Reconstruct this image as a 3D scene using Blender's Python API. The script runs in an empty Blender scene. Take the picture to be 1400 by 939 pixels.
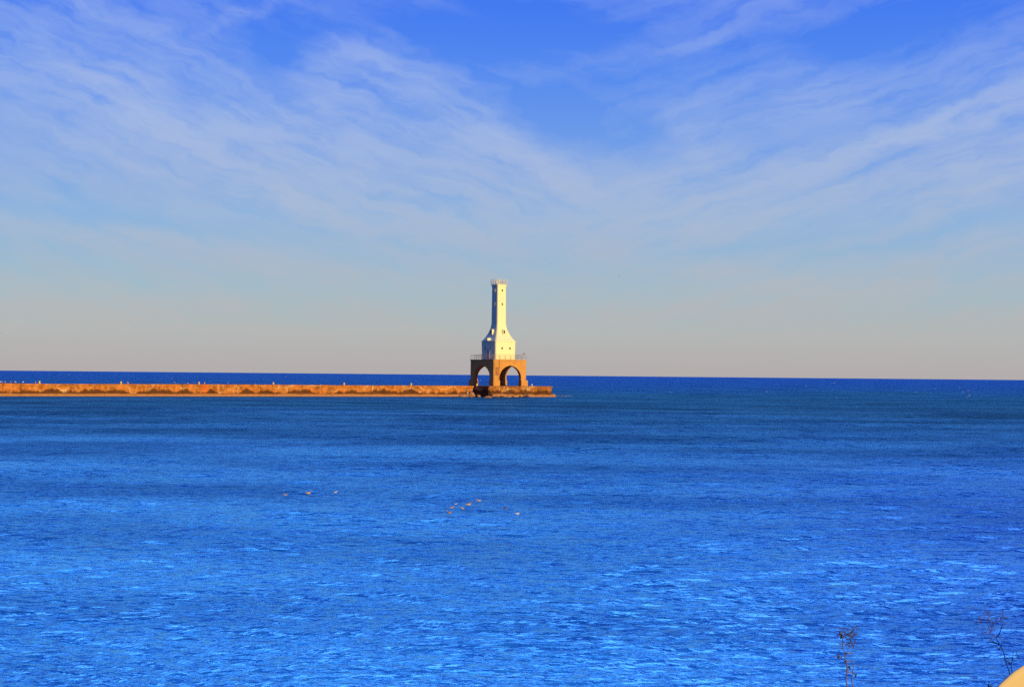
import bpy, bmesh, math, random
import numpy as np
from mathutils import Vector, Matrix, noise
R = math.radians
BD = 0.34
SLOPE = 0.046
rng = random.Random(7)
scene = bpy.context.scene
col = scene.collection

# ------------------------------------------------------------------ camera
F = 1944.0                      # focal length in photo pixels (1400 wide)
EYE = Vector((0, 0, 5.0))
ROLL = math.atan(13.0 / 1400)
B0 = 43.2                       # horizon below the picture centre
PITCH = math.atan(B0 / F)
FWD = Vector((0, math.cos(PITCH), math.sin(PITCH)))
UP = Vector((0, -math.sin(PITCH), math.cos(PITCH)))

def ray(px, py):
    dx, dy = px - 700.0, py - 469.5
    a = dx * math.cos(ROLL) + dy * math.sin(ROLL)
    b = -dx * math.sin(ROLL) + dy * math.cos(ROLL)
    return Vector((1, 0, 0)) * a + FWD * F - UP * b

def at_z(px, py, z):
    d = ray(px, py)
    return EYE + d * ((z - EYE.z) / d.z)

def at_y(px, py, y):
    d = ray(px, py)
    return EYE + d * (y / d.y)

cam_data = bpy.data.cameras.new('camera')
cam = bpy.data.objects.new('camera', cam_data)
col.objects.link(cam)
cam_data.lens = F / 1400 * 36
cam_data.sensor_width = 36
cam_data.clip_start = 0.1
cam_data.clip_end = 120000
cam.matrix_world = Matrix.Translation(EYE) @ Matrix.Rotation(math.pi / 2 + PITCH, 4, 'X') @ Matrix.Rotation(ROLL, 4, 'Z')
scene.camera = cam

# ------------------------------------------------------------------ tagging
def tag(o, label=None, cat=None, group=None, kind=None):
    if label: o['label'] = label
    if cat: o['category'] = cat
    if group: o['group'] = group
    if kind: o['kind'] = kind
    return o

def empty(name, loc, rz=0, label=None, cat=None, group=None):
    o = bpy.data.objects.new(name, None)
    col.objects.link(o)
    o.empty_display_size = 0.3
    o.location = loc
    o.rotation_euler = (0, 0, rz)
    return tag(o, label, cat, group)

def mesh_obj(name, bm, mats, parent=None, smooth=False):
    me = bpy.data.meshes.new(name)
    bm.normal_update()
    bm.to_mesh(me)
    bm.free()
    for m in (mats if isinstance(mats, (list, tuple)) else [mats]):
        me.materials.append(m)
    if smooth:
        for p in me.polygons: p.use_smooth = True
    o = bpy.data.objects.new(name, me)
    col.objects.link(o)
    if parent: o.parent = parent
    return o

def box(bm, lo, hi, rz=0.0, origin=(0, 0, 0), mi=0):
    vs = []
    M = Matrix.Translation(origin) @ Matrix.Rotation(rz, 4, 'Z')
    for x in (lo[0], hi[0]):
        for y in (lo[1], hi[1]):
            for z in (lo[2], hi[2]):
                vs.append(bm.verts.new(M @ Vector((x, y, z))))
    for f in ((0, 1, 3, 2), (4, 6, 7, 5), (0, 4, 5, 1), (2, 3, 7, 6), (0, 2, 6, 4), (1, 5, 7, 3)):
        bm.faces.new([vs[i] for i in f]).material_index = mi
    return vs

def tube(bm, pts, rads, n=6, mi=0):
    pts = [Vector(p) for p in pts]
    if not isinstance(rads, (list, tuple)): rads = [rads] * len(pts)
    rings = []
    for i, p in enumerate(pts):
        d = (pts[min(i + 1, len(pts) - 1)] - pts[max(i - 1, 0)]).normalized()
        a = d.cross(Vector((0, 0, 1)) if abs(d.z) < 0.9 else Vector((1, 0, 0))).normalized()
        b = d.cross(a)
        rings.append([bm.verts.new(p + (a * math.cos(t) + b * math.sin(t)) * rads[i])
                      for t in [2 * math.pi * k / n for k in range(n)]])
    for r0, r1 in zip(rings, rings[1:]):
        for k in range(n):
            f = bm.faces.new((r0[k], r0[(k + 1) % n], r1[(k + 1) % n], r1[k]))
            f.material_index = mi; f.smooth = True
    for r in (rings[0], rings[-1]):
        f = bm.faces.new(r); f.material_index = mi
    bmesh.ops.recalc_face_normals(bm, faces=bm.faces)

# ------------------------------------------------------------------ materials
def new_mat(name):
    m = bpy.data.materials.new(name)
    m.use_nodes = True
    nt = m.node_tree
    return m, nt, nt.nodes['Principled BSDF']

class N:
    """tiny node-tree writer"""
    def __init__(s, nt): s.nt = nt; s.n = nt.nodes; s.l = nt.links
    def put(s, sock, v):
        if isinstance(v, bpy.types.NodeSocket): s.l.new(v, sock)
        elif v is not None: sock.default_value = v
    def math(s, op, a, b=None, c=None, clamp=False):
        n = s.n.new('ShaderNodeMath'); n.operation = op; n.use_clamp = clamp
        for i, v in enumerate((a, b, c)): s.put(n.inputs[i], v)
        return n.outputs[0]
    def vmath(s, op, a, b=None, out=0):
        n = s.n.new('ShaderNodeVectorMath'); n.operation = op
        s.put(n.inputs[0], a); s.put(n.inputs[1], b)
        return n.outputs[out]
    def vscale(s, v, k):
        n = s.n.new('ShaderNodeVectorMath'); n.operation = 'SCALE'
        s.put(n.inputs[0], v); n.inputs[3].default_value = k
        return n.outputs[0]
    def mapping(s, v, loc=(0, 0, 0), rot=(0, 0, 0), sc=(1, 1, 1), kind='POINT'):
        n = s.n.new('ShaderNodeMapping'); n.vector_type = kind
        s.put(n.inputs[0], v); n.inputs[1].default_value = loc
        n.inputs[2].default_value = rot; n.inputs[3].default_value = sc
        return n.outputs[0]
    def noise(s, v, scale=1.0, detail=4, rough=0.55, dist=0.0, out='Fac'):
        n = s.n.new('ShaderNodeTexNoise'); s.put(n.inputs['Vector'], v)
        n.inputs['Scale'].default_value = scale; n.inputs['Detail'].default_value = detail
        n.inputs['Roughness'].default_value = rough; n.inputs['Distortion'].default_value = dist
        return n.outputs[out]
    def ramp(s, f, stops, interp='LINEAR'):
        n = s.n.new('ShaderNodeValToRGB'); s.put(n.inputs[0], f)
        cr = n.color_ramp; cr.interpolation = interp
        while len(cr.elements) < len(stops): cr.elements.new(0.5)
        for e, (p, c) in zip(cr.elements, stops):
            e.position = p
            e.color = (c, c, c, 1) if isinstance(c, (int, float)) else (*c, 1)
        return n.outputs[0]
    def smooth(s, v, a, b, o0=0.0, o1=1.0):
        n = s.n.new('ShaderNodeMapRange'); n.interpolation_type = 'SMOOTHSTEP'
        s.put(n.inputs[0], v)
        for i, x in enumerate((a, b, o0, o1)): s.put(n.inputs[1 + i], x)
        return n.outputs[0]
    def mix(s, f, a, b, mode='MIX'):
        n = s.n.new('ShaderNodeMix'); n.data_type = 'RGBA'; n.blend_type = mode
        s.put(n.inputs[0], f)
        for i, v in ((6, a), (7, b)):
            if isinstance(v, tuple) and len(v) == 3: v = (*v, 1)
            s.put(n.inputs[i], v)
        return n.outputs[2]
    def sep(s, v):
        n = s.n.new('ShaderNodeSeparateXYZ'); s.put(n.inputs[0], v)
        return n.outputs
    def comb(s, x, y, z=0.0):
        n = s.n.new('ShaderNodeCombineXYZ')
        for i, v in enumerate((x, y, z)): s.put(n.inputs[i], v)
        return n.outputs[0]
    def pos(s):
        return s.n.new('ShaderNodeNewGeometry').outputs['Position']
    def objc(s):
        return s.n.new('ShaderNodeTexCoord').outputs['Object']
    def bump(s, h, strength=0.3, dist=0.05):
        n = s.n.new('ShaderNodeBump'); s.put(n.inputs['Height'], h)
        n.inputs['Strength'].default_value = strength; n.inputs['Distance'].default_value = dist
        return n.outputs[0]

def simple_mat(name, c, rough=0.6, var=0.15, scale=3.0, metal=0.0, bump=0.0):
    m, nt, b = new_mat(name); g = N(nt)
    f = g.noise(g.objc(), scale, 5, 0.6)
    lo = tuple(x * (1 - var) for x in c); hi = tuple(min(1, x * (1 + var)) for x in c)
    g.put(b.inputs['Base Color'], g.ramp(f, [(0.3, lo), (0.7, hi)]))
    b.inputs['Roughness'].default_value = rough
    b.inputs['Metallic'].default_value = metal
    if bump: g.put(b.inputs['Normal'], g.bump(f, bump, 0.05))
    return m

def white_steel():
    m, nt, b = new_mat('white_painted_steel'); g = N(nt)
    p = g.objc()
    n1 = g.noise(p, 0.9, 5, 0.6)
    streak = g.noise(g.mapping(p, sc=(2.6, 2.6, 0.16)), 1.0, 4, 0.6)
    rust = g.smooth(g.math('ADD', g.math('MULTIPLY', streak, 0.6), g.math('MULTIPLY', n1, 0.4)), 0.56, 0.68)
    c = g.mix(g.math('MULTIPLY', rust, 0.6), (0.81, 0.755, 0.53), (0.60, 0.36, 0.15))
    c = g.mix(g.smooth(n1, 0.35, 0.75, 0, 0.25), c, (0.74, 0.70, 0.60))
    g.put(b.inputs['Base Color'], c)
    b.inputs['Roughness'].default_value = 0.45
    return m

def concrete(name, base, wet_top=0.0, rust=None, bump=0.5):
    """weathered concrete: mottling, pale lime runs, dark waterline band below wet_top"""
    m, nt, b = new_mat(name); g = N(nt)
    p = g.pos()
    z = g.sep(p)[2]
    n1 = g.noise(p, 0.7, 8, 0.66)
    n2 = g.noise(g.mapping(p, sc=(1, 1, 0.35)), 1.6, 6, 0.65)
    q_ = 0.42 if wet_top else 0.82
    lo = tuple(x * q_ for x in base); hi = tuple(min(1, x * (1.45 if wet_top else 1.12)) for x in base)
    c = g.ramp(g.math('ADD', g.math('MULTIPLY', n1, 0.6), g.math('MULTIPLY', n2, 0.4)), [(0.38, lo), (0.5, base), (0.63, hi)])
    b.inputs['Specular IOR Level'].default_value = 0.12
    if wet_top:
        warp = g.noise(p, 0.35, 3, 0.5, out='Color')
        q = g.vmath('ADD', p, g.vscale(g.vmath('SUBTRACT', warp, (0.5, 0.5, 0.5)), 3.0))
        v = nt.nodes.new('ShaderNodeTexVoronoi'); v.feature = 'DISTANCE_TO_EDGE'
        g.put(v.inputs['Vector'], g.mapping(q, sc=(0.30, 0.30, 0.50))); v.inputs['Scale'].default_value = 1.0
        crack = g.smooth(v.outputs['Distance'], 0.010, 0.045, 1.0, 0.0)
        gate = g.smooth(g.noise(p, 0.16, 3, 0.6), 0.47, 0.60)
        runs = g.smooth(g.noise(g.mapping(p, sc=(1.5, 1.5, 0.18)), 1.0, 4, 0.6), 0.60, 0.70)
        smear = g.smooth(g.noise(g.mapping(p, loc=(3, 8, 1), sc=(0.55, 0.55, 2.2)), 1.0, 5, 0.6, 0.6), 0.56, 0.68)
        lime = g.math('MAXIMUM', g.math('MULTIPLY', smear, 0.55), None)
        lime0 = g.math('MULTIPLY', g.math('MAXIMUM', g.math('MULTIPLY', crack, gate), g.math('MULTIPLY', runs, 0.7)), 0.85)
        g.put(lime.node.inputs[1], lime0)
        c = g.mix(lime, c, (0.62, 0.38, 0.20))
        edge = g.math('ADD', z, g.math('MULTIPLY', g.math('SUBTRACT', g.noise(g.mapping(p, sc=(1, 1, 0.3)), 0.28, 5, 0.65), 0.5), 4.2))
        wet = g.smooth(edge, wet_top - 0.25, wet_top + 0.25, 0.88, 0.0)
        c = g.mix(wet, c, (0.055, 0.017, 0.007))
        g.put(b.inputs['Roughness'], g.smooth(edge, wet_top - 0.2, wet_top + 0.3, 0.7, 0.9))
    else:
        b.inputs['Roughness'].default_value = 0.85
    if rust:
        # one iron stain running down the face below a fitting
        d = g.vmath('SUBTRACT', p, tuple(rust))
        d = g.vmath('ADD', d, g.vmath('MULTIPLY', g.vmath('SUBTRACT', g.noise(p, 2.2, 4, 0.65, out='Color'), (0.5, 0.5, 0.5)), (2.8, 2.8, 2.2)))
        r2 = g.vmath('LENGTH', g.vmath('MULTIPLY', d, (1.0, 1.0, 0.62)), out=1)
        f = g.smooth(r2, 0.0, 1.2, 0.75, 0.0)
        c = g.mix(f, c, (0.62, 0.085, 0.02))
    g.put(b.inputs['Base Color'], c)
    g.put(b.inputs['Normal'], g.bump(g.noise(p, 2.5, 5, 0.6), bump, 0.03))
    return m

M_WHITE = white_steel()
M_DARKIRON = simple_mat('dark_weathered_iron', (0.06, 0.045, 0.035), 0.6)
M_RAIL = simple_mat('grey_painted_rail', (0.34, 0.26, 0.22), 0.5)
M_RAILW = simple_mat('white_painted_rail', (0.74, 0.68, 0.60), 0.5)
M_GLASS = simple_mat('dark_window_glass', (0.09, 0.075, 0.055), 0.12)
M_DOOR = simple_mat('blue_grey_door_paint', (0.42, 0.42, 0.50), 0.5)
M_RUST = simple_mat('rusty_steel_plate', (0.34, 0.12, 0.05), 0.8, 0.4, 2.0)
M_BASE = concrete('tower_base_concrete', (0.56, 0.265, 0.085), bump=0.08)
M_BOLLARD = simple_mat('yellow_painted_iron', (0.72, 0.50, 0.16), 0.5, 0.25, 6)
M_ROCK = simple_mat('brown_wet_rock', (0.34, 0.16, 0.075), 0.6, 0.5, 1.2, bump=0.6)
M_ROCKD = simple_mat('dark_wet_rock', (0.09, 0.05, 0.035), 0.4, 0.5, 1.2, bump=0.6)

# ------------------------------------------------------------------ sun + sky
SUN_AZ, SUN_EL = R(40), R(10)           # azimuth measured from -Y towards +X
sun_dir = Vector((math.sin(SUN_AZ) * math.cos(SUN_EL), -math.cos(SUN_AZ) * math.cos(SUN_EL), math.sin(SUN_EL)))
sl = bpy.data.lights.new('sun', 'SUN')
sl.energy = 5.0
sl.angle = R(0.5)
sl.color = (1.0, 0.735, 0.215)
so = bpy.data.objects.new('sun', sl)
col.objects.link(so)
so.rotation_euler = sun_dir.to_track_quat('Z', 'Y').to_euler()
so.location = (60, -60, 60)

def dir_uv(px, py):
    d = ray(px, py).normalized()
    return math.atan2(d.x, d.y) * F / 100, math.asin(d.z) * F / 100

world = bpy.data.worlds.new('World')
scene.world = world
world.use_nodes = True
nt = world.node_tree
g = N(nt)
bg = nt.nodes['Background']
sky = nt.nodes.new('ShaderNodeTexSky')
sky.sky_type = 'NISHITA'
sky.sun_disc = False
sky.sun_elevation = SUN_EL
sky.sun_rotation = math.atan2(sun_dir.x, sun_dir.y)
sky.air_density = 1.0; sky.dust_density = 1.0; sky.ozone_density = 3.0
gen = nt.nodes.new('ShaderNodeTexCoord').outputs['Generated']
sx, sy, sz = g.sep(gen)
U = g.math('MULTIPLY', g.math('ARCTAN2', sx, sy), F / 100)
V = g.math('MULTIPLY', g.math('ARCSINE', sz), F / 100)
uv = g.comb(U, V, 0.0)
SKYS = 10.0     # the Background strength is 0.1, so colours below are scaled by 10
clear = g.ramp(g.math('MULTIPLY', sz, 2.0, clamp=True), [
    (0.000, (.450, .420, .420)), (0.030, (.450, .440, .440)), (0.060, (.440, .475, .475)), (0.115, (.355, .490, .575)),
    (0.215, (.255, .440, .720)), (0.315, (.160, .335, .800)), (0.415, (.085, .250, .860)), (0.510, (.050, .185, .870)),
    (0.550, (.09, .28, 1.05)), (0.68, (.62, 1.22, 3.0)), (1.0, (.90, 1.65, 3.6))])  # last stops: unseen bright band overhead, added to brighten the water's reflections
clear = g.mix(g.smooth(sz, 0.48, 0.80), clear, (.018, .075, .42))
# unseen sides and rear of the sky darkened to blue, keeping shaded faces dark
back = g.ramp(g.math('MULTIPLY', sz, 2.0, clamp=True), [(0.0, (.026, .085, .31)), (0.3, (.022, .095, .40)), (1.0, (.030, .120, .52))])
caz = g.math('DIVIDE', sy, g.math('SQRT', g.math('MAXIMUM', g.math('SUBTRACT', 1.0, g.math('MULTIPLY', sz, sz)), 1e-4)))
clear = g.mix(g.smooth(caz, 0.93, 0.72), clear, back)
# warped coordinates make the veils ragged
wn = g.noise(g.mapping(uv, sc=(0.55, 0.9, 1)), 1.0, 4, 0.55, out='Color')
w2 = g.noise(g.mapping(uv, sc=(2.2, 3.6, 1)), 1.0, 4, 0.6, out='Color')
half = (0.5, 0.5, 0.5)
uvw = g.vmath('ADD', uv, g.vmath('MULTIPLY', g.vmath('SUBTRACT', wn, half), (0.85, 0.42, 0)))
uvw = g.vmath('ADD', uvw, g.vmath('MULTIPLY', g.vmath('SUBTRACT', w2, half), (0.42, 0.20, 0)))
#  centre px, centre py, half-length, half-width (hundreds of px), tilt deg (positive = rising to the right), weight
BLOBS = [
    (150, 150, 4.2, 0.62, -17, 0.42), (330, 190, 2.6, 0.42, -22, 0.32), (90, 105, 1.8, 0.24, -24, 0.15),
    (270, 195, 1.9, 0.24, -24, 0.20), (500, 95, 0.9, 0.40, -8, 0.45), (470, 165, 1.5, 0.42, -12, 0.38),
    (640, 175, 0.9, 0.34, -25, 0.40), (720, 210, 1.1, 0.28, -34, 0.34), (600, 250, 2.6, 0.50, -8, 0.40),
    (830, 250, 1.5, 0.45, -6, 0.34), (150, 20, 1.3, 0.18, -22, 0.18), (340, 15, 0.7, 0.10, 28, 0.16),
    (300, 250, 1.9, 0.18, -14, 0.28), (60, 250, 1.6, 0.3, -4, 0.14),
    (950, 190, 0.42, 0.34, -40, 0.40), (940, 130, 1.2, 0.35, 8, 0.22), (1080, 100, 0.9, 0.35, -20, 0.20),
    (1220, 185, 2.4, 0.12, 17, 0.24), (1250, 205, 1.8, 0.10, 15, 0.18), (1310, 235, 0.9, 0.14, 22, 0.34),
    (1150, 260, 2.8, 0.20, 12, 0.26), (1380, 200, 1.2, 0.55, 18, 0.34), (1340, 130, 1.6, 0.35, 20, 0.22),
    (1000, 245, 2.0, 0.32, 4, 0.28), (1330, 270, 1.2, 0.16, 16, 0.20), (1000, 30, 1.6, 0.14, 20, 0.05),
    (990, 375, 1.8, 0.16, -6, 0.22), (560, 310, 3.0, 0.30, -5, 0.16), (1250, 330, 2.4, 0.22, 9, 0.16),
    (200, 330, 2.5, 0.16, -7, 0.20), (500, 380, 2.2, 0.12, -4, 0.16), (120, 420, 2.4, 0.14, 2, 0.20), (820, 310, 1.6, 0.20, 5, 0.18),
    (1100, 300, 2.0, 0.12, 10, 0.22), (1330, 350, 1.6, 0.14, 10, 0.24), (1180, 400, 2.6, 0.14, 4, 0.22), (900, 430, 2.4, 0.12, 2, 0.18), (350, 450, 2.6, 0.10, -3, 0.16),
    (1300, 440, 2.0, 0.10, 4, 0.20), (1330, 160, 1.6, 0.10, 16, 0.22), (1160, 215, 1.8, 0.08, 14, 0.22), (1280, 290, 1.4, 0.07, 20, 0.20), (520, 70, 0.7, 0.3, -12, 0.22),
    (760, 95, 2.2, 0.30, 6, 0.20), (900, 70, 1.8, 0.10, 12, 0.06), (650, 30, 1.5, 0.12, -20, 0.06), (1100, 150, 1.8, 0.25, 12, 0.22),
    # clear holes
    (1230, 330, 1.8, 0.09, 12, -0.22), (1000, 340, 2.0, 0.10, 6, -0.18), (620, 345, 2.2, 0.09, -6, -0.16), (100, 290, 2.0, 0.14, -6, -0.20),
    (400, 235, 0.9, 0.12, -20, -0.32), (300, 270, 1.1, 0.10, -18, -0.26), (700, 60, 2.4, 0.62, -6, -0.30),
    (760, 160, 0.7, 0.32, -20, -0.28), (385, 75, 0.5, 0.45, -20, -0.26), (1200, 40, 2.4, 0.35, 10, -0.22),
    (1090, 235, 1.6, 0.07, 14, -0.22), (1200, 225, 1.8, 0.06, 16, -0.22), (1230, 262, 1.6, 0.07, 18, -0.24),
    (545, 190, 0.45, 0.12, -18, -0.22), (880, 175, 0.5, 0.5, 0, -0.18),
]
acc = None
for (px, py, a, b_, t, w) in BLOBS:
    u0, v0 = dir_uv(px, py)
    mv = g.mapping(uvw, loc=(u0, v0, 0), rot=(0, 0, R(t)), sc=(a, b_, 1), kind='TEXTURE')
    d2 = g.vmath('DOT_PRODUCT', mv, mv, out=1)
    e = g.math('EXPONENT', g.math('MULTIPLY', d2, -1.0))
    acc = g.math('MULTIPLY_ADD', e, w * ((1.45 if b_ < 0.21 else 0.72) if w > 0 else 1.1), acc if acc is not None else 0.15)
fl = g.noise(g.mapping(uvw, rot=(0, 0, R(-19)), sc=(2.2, 0.42, 1), kind='TEXTURE'), 1.0, 6, 0.62)
fr = g.noise(g.mapping(uvw, loc=(9, 4, 0), rot=(0, 0, R(15)), sc=(2.4, 0.38, 1), kind='TEXTURE'), 1.0, 6, 0.62)
side = g.smooth(U, -0.5, 3.0)
ffl = g.noise(g.mapping(uvw, loc=(3, 1, 0), rot=(0, 0, R(-21)), sc=(1.5, 0.20, 1), kind='TEXTURE'), 1.0, 5, 0.55)
ffr = g.noise(g.mapping(uvw, loc=(7, 2, 0), rot=(0, 0, R(17)), sc=(1.7, 0.19, 1), kind='TEXTURE'), 1.0, 5, 0.55)
fl = g.math('ADD', g.math('MULTIPLY', fl, 0.5), g.math('MULTIPLY', ffl, 0.5))
fr = g.math('ADD', g.math('MULTIPLY', fr, 0.5), g.math('MULTIPLY', ffr, 0.5))
fib = g.math('ADD', g.math('MULTIPLY', fl, g.math('SUBTRACT', 1.0, side)), g.math('MULTIPLY', fr, side))
puff = g.noise(g.mapping(uvw, sc=(1.3, 2.0, 1)), 1.0, 6, 0.6)
tex = g.math('ADD', g.math('MULTIPLY', fib, 0.75), g.math('MULTIPLY', puff, 0.25))
dens = g.math('MULTIPLY', acc, g.smooth(tex, 0.36, 0.60, 0.35, 1.55))
dens = g.math('ADD', dens, g.math('MULTIPLY', g.math('SUBTRACT', tex, 0.47), 0.9))
dens = g.math('MAXIMUM', dens, 0.0)
dens = g.math('SUBTRACT', 1.0, g.math('EXPONENT', g.math('MULTIPLY', dens, -1.15)))
# beyond the picture the veil just thins out overhead
dens = g.math('MULTIPLY', dens, g.smooth(sz, 0.25, 0.5, 1.0, 0.35))
dens = g.math('MULTIPLY', dens, g.smooth(sz, 0.0, 0.05, 0.45, 1.0))
dens = g.math('MULTIPLY', dens, g.smooth(caz, 0.5, 0.9, 0.2, 1.0), clamp=True)
cloud = g.ramp(g.math('MULTIPLY', sz, 2.0, clamp=True), [(0.0, (.50, .44, .42)), (0.10, (.49, .465, .475)), (0.22, (.445, .505, .645)), (0.35, (.425, .525, .765)), (0.5, (.39, .505, .84))])
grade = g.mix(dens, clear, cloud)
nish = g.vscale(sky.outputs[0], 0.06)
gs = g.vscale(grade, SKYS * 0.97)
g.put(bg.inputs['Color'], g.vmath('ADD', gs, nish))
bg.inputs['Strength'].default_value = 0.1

# ------------------------------------------------------------------ water
def build_water():
    k = 0.58 / (1422 * 5.0)             # row spacing about 0.6 of an output pixel
    inv = np.arange(1 / 11.0, 0.0, -k)
    ys = 1.0 / inv[inv > 1 / 9000.0]
    ys = np.concatenate([[-30.0, -10, 2.0, 6.0, 8.0, 9.5], ys, [11000, 15000, 22000, 35000, 60000]])
    tin = np.linspace(-0.44, 0.44, 900)
    tout = np.array([0.46, 0.5, 0.56, 0.64, 0.75, 0.9, 1.15, 1.5])
    ts = np.concatenate([-tout[::-1], tin, tout])
    Yg = ys[:, None] * np.ones_like(ts)[None, :]
    Xg = (np.maximum(ys, 0)[:, None] + 18.0) * ts[None, :]
    far = ys > 4000
    Xg[far] *= 1.0
    dy = np.gradient(ys)[:, None]
    dx = (np.maximum(ys, 0)[:, None] + 18.0) * (tin[1] - tin[0])
    r = np.random.RandomState(3)
    Z = np.zeros_like(Yg)
    # slow warp so that the wave trains never line up
    Wx = Xg + 1.5 * np.sin(Yg * 0.11 + 1.3 * np.sin(Xg * 0.05)) + 0.6 * np.sin(Yg * 0.37 + Xg * 0.21)
    Wy = Yg + 1.2 * np.sin(Xg * 0.13 + 1.1 * np.sin(Yg * 0.06)) + 0.5 * np.sin(Xg * 0.41 - Yg * 0.17)
    gust = 1.0 + 0.16 * np.sin(Xg * 0.045 + 2.0 * np.sin(Yg * 0.031)) * np.sin(Yg * 0.06 + 1.7) + 0.10 * np.sin(Xg * 0.13 - Yg * 0.19)
    # the chop grows from ripples in the lee of the shore to short steep waves farther out
    ddy = np.maximum(dy[:, 0], 1e-4)
    for i in range(270):
        L = 0.10 * (130.0 ** r.rand())
        th = r.normal(R(4), R(10 if L < 1 else 14))
        kx, ky = math.sin(th), math.cos(th)
        A = SLOPE * (L / 0.3) ** (-0.15 if L < 0.5 else -0.42) * L / (2 * math.pi) * (0.6 + 0.8 * r.rand())
        ph = r.rand() * 6.283
        kk = 2 * math.pi / L
        q = L / (ddy * abs(ky) + dx[:, 0] * abs(kx))
        w = np.clip((q - 2.0) / 1.6, 0, 1) * np.clip((13.0 - q) / 8.0, 0.04, 1)
        w[ys < 7] = 0
        rows_ = np.nonzero((w > 0.0))[0]
        if len(rows_) == 0: continue
        a, b_ = rows_[0], rows_[-1] + 1
        Z[a:b_] += (w[a:b_] * A)[:, None] * np.sin((Wx[a:b_] * kx + Wy[a:b_] * ky) * kk + ph)
    Z *= gust
    Z[ys < 7] = -0.05
    nr, nc = Yg.shape
    co = np.stack([Xg, Yg, Z], -1).reshape(-1, 3).astype(np.float32)
    idx = np.arange(nr * nc).reshape(nr, nc)
    quads = np.stack([idx[:-1, :-1], idx[:-1, 1:], idx[1:, 1:], idx[1:, :-1]], -1).reshape(-1, 4)
    me = bpy.data.meshes.new('lake_water')
    me.vertices.add(len(co)); me.vertices.foreach_set('co', co.ravel())
    me.loops.add(quads.size); me.loops.foreach_set('vertex_index', quads.ravel().astype(np.int32))
    me.polygons.add(len(quads))
    me.polygons.foreach_set('loop_start', np.arange(0, quads.size, 4, dtype=np.int32))
    me.polygons.foreach_set('use_smooth', np.ones(len(quads), bool))
    me.update(calc_edges=True)
    o = bpy.data.objects.new('lake_water', me)
    col.objects.link(o)
    tag(o, kind='structure')
    m, nt, b = new_mat('lake_water'); g = N(nt)
    p = g.pos()
    X, Y, _ = g.sep(p)
    # body colour by distance: bright blue near shore, teal midway, deep blue farther out
    wig = g.noise(g.mapping(p, sc=(0.012, 0.03, 1)), 1.0, 4, 0.6)
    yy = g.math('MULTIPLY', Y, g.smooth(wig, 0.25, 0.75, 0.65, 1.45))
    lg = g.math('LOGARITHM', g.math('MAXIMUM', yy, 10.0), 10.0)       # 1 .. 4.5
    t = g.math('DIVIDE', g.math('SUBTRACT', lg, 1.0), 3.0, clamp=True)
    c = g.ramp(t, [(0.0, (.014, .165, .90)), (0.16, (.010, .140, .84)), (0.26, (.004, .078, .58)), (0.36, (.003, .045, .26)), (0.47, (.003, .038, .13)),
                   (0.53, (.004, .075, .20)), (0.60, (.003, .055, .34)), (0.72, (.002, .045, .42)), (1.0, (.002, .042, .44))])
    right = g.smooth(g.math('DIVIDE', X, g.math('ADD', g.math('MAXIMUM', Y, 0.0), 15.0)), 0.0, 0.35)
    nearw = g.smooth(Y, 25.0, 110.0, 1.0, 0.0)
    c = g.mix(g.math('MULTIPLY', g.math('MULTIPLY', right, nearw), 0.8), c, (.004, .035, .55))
    # wind sheen painted in: patches of lighter and darker body colour
    pat = g.noise(g.mapping(p, rot=(0, 0, R(3)), sc=(0.035, 0.075, 1)), 1.0, 5, 0.5)
    c = g.mix(g.smooth(pat, 0.36, 0.62), g.mix(1.0, c, (0.75, 0.75, 0.80), 'MULTIPLY'), g.mix(1.0, c, (1.25, 1.2, 1.12), 'MULTIPLY'))
    h1 = g.noise(g.mapping(p, rot=(0, 0, R(-4)), sc=(1.3, 2.4, 1)), 1.0, 2, 0.45)
    h2 = g.noise(g.mapping(p, rot=(0, 0, R(14)), sc=(3.6, 7.0, 1)), 1.0, 3, 0.5)
    h3 = g.noise(g.mapping(p, rot=(0, 0, R(4)), sc=(0.30, 0.40, 1)), 1.0, 3, 0.48)
    h = g.math('ADD', g.math('MULTIPLY', h1, 0.75), g.math('MULTIPLY', h2, 0.36))
    bn = g.bump(h, 1.0, BD)
    bb = nt.nodes.new('ShaderNodeBump'); g.put(bb.inputs['Height'], h3)
    g.put(bb.inputs['Strength'], g.smooth(Y, 25.0, 75.0, 0.35, 1.0)); bb.inputs['Distance'].default_value = 1.5
    nt.links.new(bn, bb.inputs['Normal'])
    h4 = g.noise(g.mapping(p, rot=(0, 0, R(2)), sc=(0.075, 0.11, 1)), 1.0, 3, 0.5)
    b4 = nt.nodes.new('ShaderNodeBump'); g.put(b4.inputs['Height'], h4)
    g.put(b4.inputs['Strength'], g.smooth(Y, 60.0, 160.0, 0.0, 1.0)); b4.inputs['Distance'].default_value = 3.5
    nt.links.new(bb.outputs[0], b4.inputs['Normal'])
    nrm_ = b4.outputs[0]
    nt.nodes.remove(b)
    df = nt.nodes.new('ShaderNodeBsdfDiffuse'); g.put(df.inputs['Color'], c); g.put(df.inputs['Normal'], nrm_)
    gl = nt.nodes.new('ShaderNodeBsdfGlossy'); gl.distribution = 'GGX'
    g.put(gl.inputs['Color'], g.mix(g.math('MULTIPLY', right, g.smooth(Y, 30.0, 140.0, 0.9, 0.0)), (0.30, 0.84, 1.0), (0.30, 0.64, 1.0)))
    g.put(gl.inputs['Normal'], nrm_)
    g.put(gl.inputs['Roughness'], g.ramp(t, [(0.0, 0.19), (0.22, 0.16), (0.45, 0.35), (1.0, 0.5)]))
    fr_ = nt.nodes.new('ShaderNodeFresnel'); fr_.inputs['IOR'].default_value = 1.50
    g.put(fr_.inputs['Normal'], nrm_)
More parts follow.
